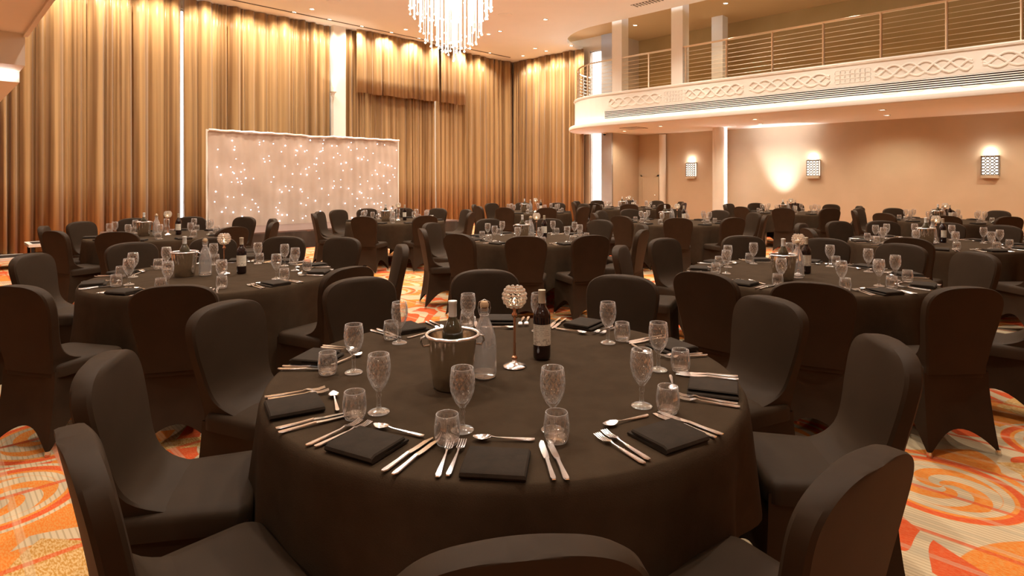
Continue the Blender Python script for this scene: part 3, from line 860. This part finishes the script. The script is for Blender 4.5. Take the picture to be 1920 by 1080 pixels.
red0 = proto('red_wine_bottle', 'bottle', [
    ('body', MB().lathe(BP+[(.0140, .240), (.0140, .282), (.001, .283)], 24), M_wine, 60),
    ('foil', MB().lathe([(.0148, .232), (.0146, .276), (.0158, .278), (.0158, .287), (.001, .289)], 18), M_foil, 40),
    ('label', MB().rings([[(.0370*cos(radians(a)), .0370*sin(radians(a)), z) for a in range(-150, 1, 10)] for z in (.062, .148)], False, False, closed=False), M_label, 180)])
white0 = proto('white_wine_bottle', 'bottle', [
    ('body', MB().lathe(BP+[(.0140, .240), (.0140, .282), (.001, .283)], 24), M_green, 60),
    ('foil', MB().lathe([(.0150, .222), (.0147, .276), (.0160, .278), (.0160, .287), (.001, .289)], 18), M_wfoil, 40)])
PROTO_USED = set()
def put(p, loc, rz, label, group, rot=None):
    if p.name in PROTO_USED:
        o = dup(p, loc, rz, label, rot)
    else:
        PROTO_USED.add(p.name); o = p; o.location = loc; o.rotation_euler = rot if rot else (0, 0, rz); o['label'] = label
    o['group'] = group
    return o

# ---------------------------------------------------------------- round table and cloth
RT = .88
def cloth(seed, rot):
    R = random.Random(seed); b = MB(); nseg = 144
    ph = [R.uniform(0, 6.28) for _ in range(4)]
    rows = []
    for r in (.02, .45, .8, .855, .875): rows.append([(r*cos(2*pi*k/nseg), r*sin(2*pi*k/nseg), .752+.0015*sin(5*r*cos(2*pi*k/nseg)+ph[0])) for k in range(nseg)])
    half = 1.27
    for q in (0.0, .04, .12, .25, .4, .55, .7, .85, 1.0):
        row = []
        for k in range(nseg):
            a = 2*pi*k/nseg; c = a-rot
            ca = max(abs(cos(c)), abs(sin(c)))
            corner = (1/ca-1)/.4142
            drop = min(.66, half/ca-.88)*.98
            fold = (.5+.5*cos(4*c+pi))**1.0
            wv = .5*sin(13*a+ph[1])+.35*sin(21*a+ph[2])+.6*sin(8*a+ph[3])
            wav = .028*wv+.022*abs(sin(6.5*a+ph[2]))-.012
            g = q**.9
            rr = .885+.012*min(1, q*20)+g*(wav+.014)+g*g*.055*corner**1.5+g*.045*sin(14*c+ph[0])*corner
            row.append((rr*cos(a), rr*sin(a), .745-drop*q if q > 0 else .748))
        rows.append(row)
    b.rings(rows, True, False)
    return b
tt = empty('round_table', (0, 0, 0)); tag(tt, '', 'table')
MB().lathe([(.001, .705), (.87, .705), (.872, .712), (.872, .735), (.87, .742), (.001, .742)], 48).build('tabletop', M_wood, tt)
for s_ in (-1, 1):
    for q in (-1, 1):
        MB().tube([(s_*.5, q*.32, 0), (s_*.5, q*.32, .705)], .016, 8).build('leg', M_steel, tt)
register(tt)

NUM = ['twelve', 'one', 'two', 'three', 'four', 'five', 'six', 'seven', 'eight', 'nine', 'ten', 'eleven']
def hours(angles):
    """clock hour of each place as seen by the viewer (six is nearest), all different"""
    used = {}
    for i, a in sorted(enumerate(angles), key=lambda t: abs(((3-t[1]/30) % 1+.5) % 1-.5)):
        h_ = (3-a/30) % 12; c0 = round(h_) % 12
        for d_ in (0, 1, -1, 2, -2):
            c = (c0+d_*(1 if h_ >= round(h_) else -1)) % 12
            if c not in used.values(): used[i] = c; break
    return [NUM[used[i]]+" o'clock" for i in range(len(angles))]
C45 = cos(pi/4)
def world(r, d): return ((r+d)*C45, (d-r)*C45)      # (right, ahead) of the camera to room axes
def std(a): return [a+36*k for k in range(10)]
# name, (right, ahead), chair angles, place angles, chair radius list or None
TABLES = [
 ('front centre table', (-.03, 2.335), [-90, -56, -8, 24, 60, 95, 127, 161, 198, 228], [-90, -54, -17, 22, 60, 93, 128, 170, -148, -118]),
 ('front left table', (-2.34, 4.66), [-105, -71, -30, 26, 64, 90, 117, 146, 180, 216], [-106, -74, -34, 6, 38, 70, 104, 140, 176, 216]),
 ('front right table', (2.31, 4.68), [221, -114, -84, -46, 2, 29, 56, 86, 123, 159], [216, -108, -78, -44, -4, 28, 58, 90, 125, 162]),
 ('middle centre table', (.28, 7.56), [235, 201, -96, -67, -28, 10, 47, 78, 115, 161], [235, 200, -98, -64, -28, 10, 47, 80, 118, 160]),
 ('middle right table', (5.0, 6.98), [226, -87, 25, 176, 140, 105, 78, 50, -50, -14], std(-86)),
 ('back left table', (-4.75, 8.02), [205, 250, 169, 136, 282, 104, 332, 69, 37, 6], std(-78)),
 ('table before the backdrop', (-2.15, 10.9), [-98, -60, -8, 35, 65, 95, 125, 152, 180, 207], std(-98)),
 ('table below the balcony curve', (2.9, 10.5), std(-104), std(-104)),
 ('far corner table', (.5, 13.9), std(-81), std(-81)),
 ('table by the tall window', (3.1, 15.8), std(-100), std(-100)),
 ('table beside the round column', (6.4, 13.6), std(-83), std(-83)),
 ('far right table', (7.95, 10.85), std(-90), std(-90)),
]
RJ = random.Random(21)
CR = {0: [1.12, 1.06, 1.12, 1.14, 1.15, 1.19, 1.17, 1.12, 1.08, 1.10], 5: [1.0, 1.08, 1.05]+[1.15]*7}
for ti, (tn, (tr, td), ca, pa) in enumerate(TABLES):
    cx, cy = world(tr, td)
    put(tt, (cx, cy, 0), RJ.uniform(0, 3), 'round folding banquet table hidden under the black cloth, the '+tn, 'round tables')
    rot = RJ.uniform(0, 1.5) if ti else .35
    cl = cloth(ti+3, rot).build('tablecloth', M_cloth, None, (cx, cy, 0), smooth=180)
    tag(cl, 'dark square tablecloth draped over the '+tn, 'tablecloth', 'dark tablecloths')
    hc = hours(ca); hp = hours(pa)
    for i, a in enumerate(ca):
        A = radians(a-45); R_ = CR[ti][i] if ti in CR else 1.15+RJ.uniform(-.02, .06)
        if ti and (i % 3 == 0): R_ += .02
        th = A+pi/2+radians(RJ.uniform(-5, 5)+(7 if ti+i == 0 else 0))
        put(chair0, (cx+R_*cos(A), cy+R_*sin(A), 0), th, "black stretch-covered chair at %s of the %s" % (hc[i], tn), 'banquet chairs at the '+tn)
    Z = .7545
    def loc(A, x, y):          # place frame: x to the diner's right, y towards the table centre
        th = A+pi/2
        return (cx+x*cos(th)-y*sin(th), cy+x*sin(th)+y*cos(th), Z), th
    near = ti < 3
    for i, a in enumerate(pa):
        A = radians(a-45); j = lambda s_: RJ.uniform(-s_, s_)
        P = "%s place of the %s" % (hp[i], tn)
        l, th = loc(A, .155+j(.015), -.58+j(.015)); put(wine0, l, th, 'clear stemmed wine glass at the '+P, 'wine glasses on the '+tn)
        l, th = loc(A, .17+j(.015), -.66+j(.012)); put(tumb0, l, th, 'clear water tumbler at the '+P, 'tumblers on the '+tn)
        l, th = loc(A, .0+j(.02), -.790+j(.01)); put(napk0, l, th+(0 if i % 2 else pi/2)*(1 if i else 0)+j(.12), 'folded dark napkin at the '+P, 'napkins on the '+tn)
        if ti < 5:
            f1 = j(.05)-.12
            l, th = loc(A, -.150, -.762); put(fork0, l, th+f1, 'left-hand steel fork at the '+P, 'forks on the '+tn)
            l, th = loc(A, -.120, -.757); put(fork0, l, th+f1-.04, 'right-hand steel fork at the '+P, 'forks on the '+tn)
            f1 = j(.05)+.08
            l, th = loc(A, .122, -.762); put(knife0, l, th+f1, 'left-hand steel knife at the '+P, 'knives on the '+tn)
            l, th = loc(A, .150, -.762); put(knife0, l, th+f1+.05, 'right-hand steel knife at the '+P, 'knives on the '+tn)
            l, th = loc(A, .01, -.655+j(.015)); put(spoon0, l, th+pi/2+j(.25)-.1, 'steel dessert spoon at the '+P, 'spoons on the '+tn)
    if ti == 0: cp = ((-.185, -.20), (-.075, -.10), (.04, .02), (.155, .13))
    elif ti == 2: cp = ((-.28, -.27), (-.13, -.18), (-.06, -.05), (.05, .05))
    else:
        q = RJ.uniform(-.3, .3); cp = [(.9*x*cos(q)-.9*y*sin(q), .9*x*sin(q)+.9*y*cos(q)) for x, y in ((-.20, -.14), (-.06, -.06), (.05, .04), (.18, .10))]
    def cw(r_, d_): x, y = world(r_, d_); return (cx+x, cy+y, Z)
    put(bucket0, cw(*cp[0]), -pi/4+.15, 'steel ice bucket with rolled rim on the '+tn, 'ice buckets')
    bl = cw(*cp[0]); put(white0, (bl[0], bl[1], Z+.022), 0, 'white-foiled wine bottle standing in the ice bucket of the '+tn, 'bottles in ice buckets')
    put(carafe0, cw(*cp[1]), -pi/4, 'clear swing-top water carafe on the '+tn, 'water carafes')
    put(candle0 if near else candleF, cw(*cp[2]), 0, 'crystal globe candle holder on a slim stem on the '+tn, 'candle holders')
    put(red0, cw(*cp[3]), radians(-60)+RJ.uniform(-.35, .35)*(ti > 0), 'dark red wine bottle with cream label on the '+tn, 'red wine bottles')
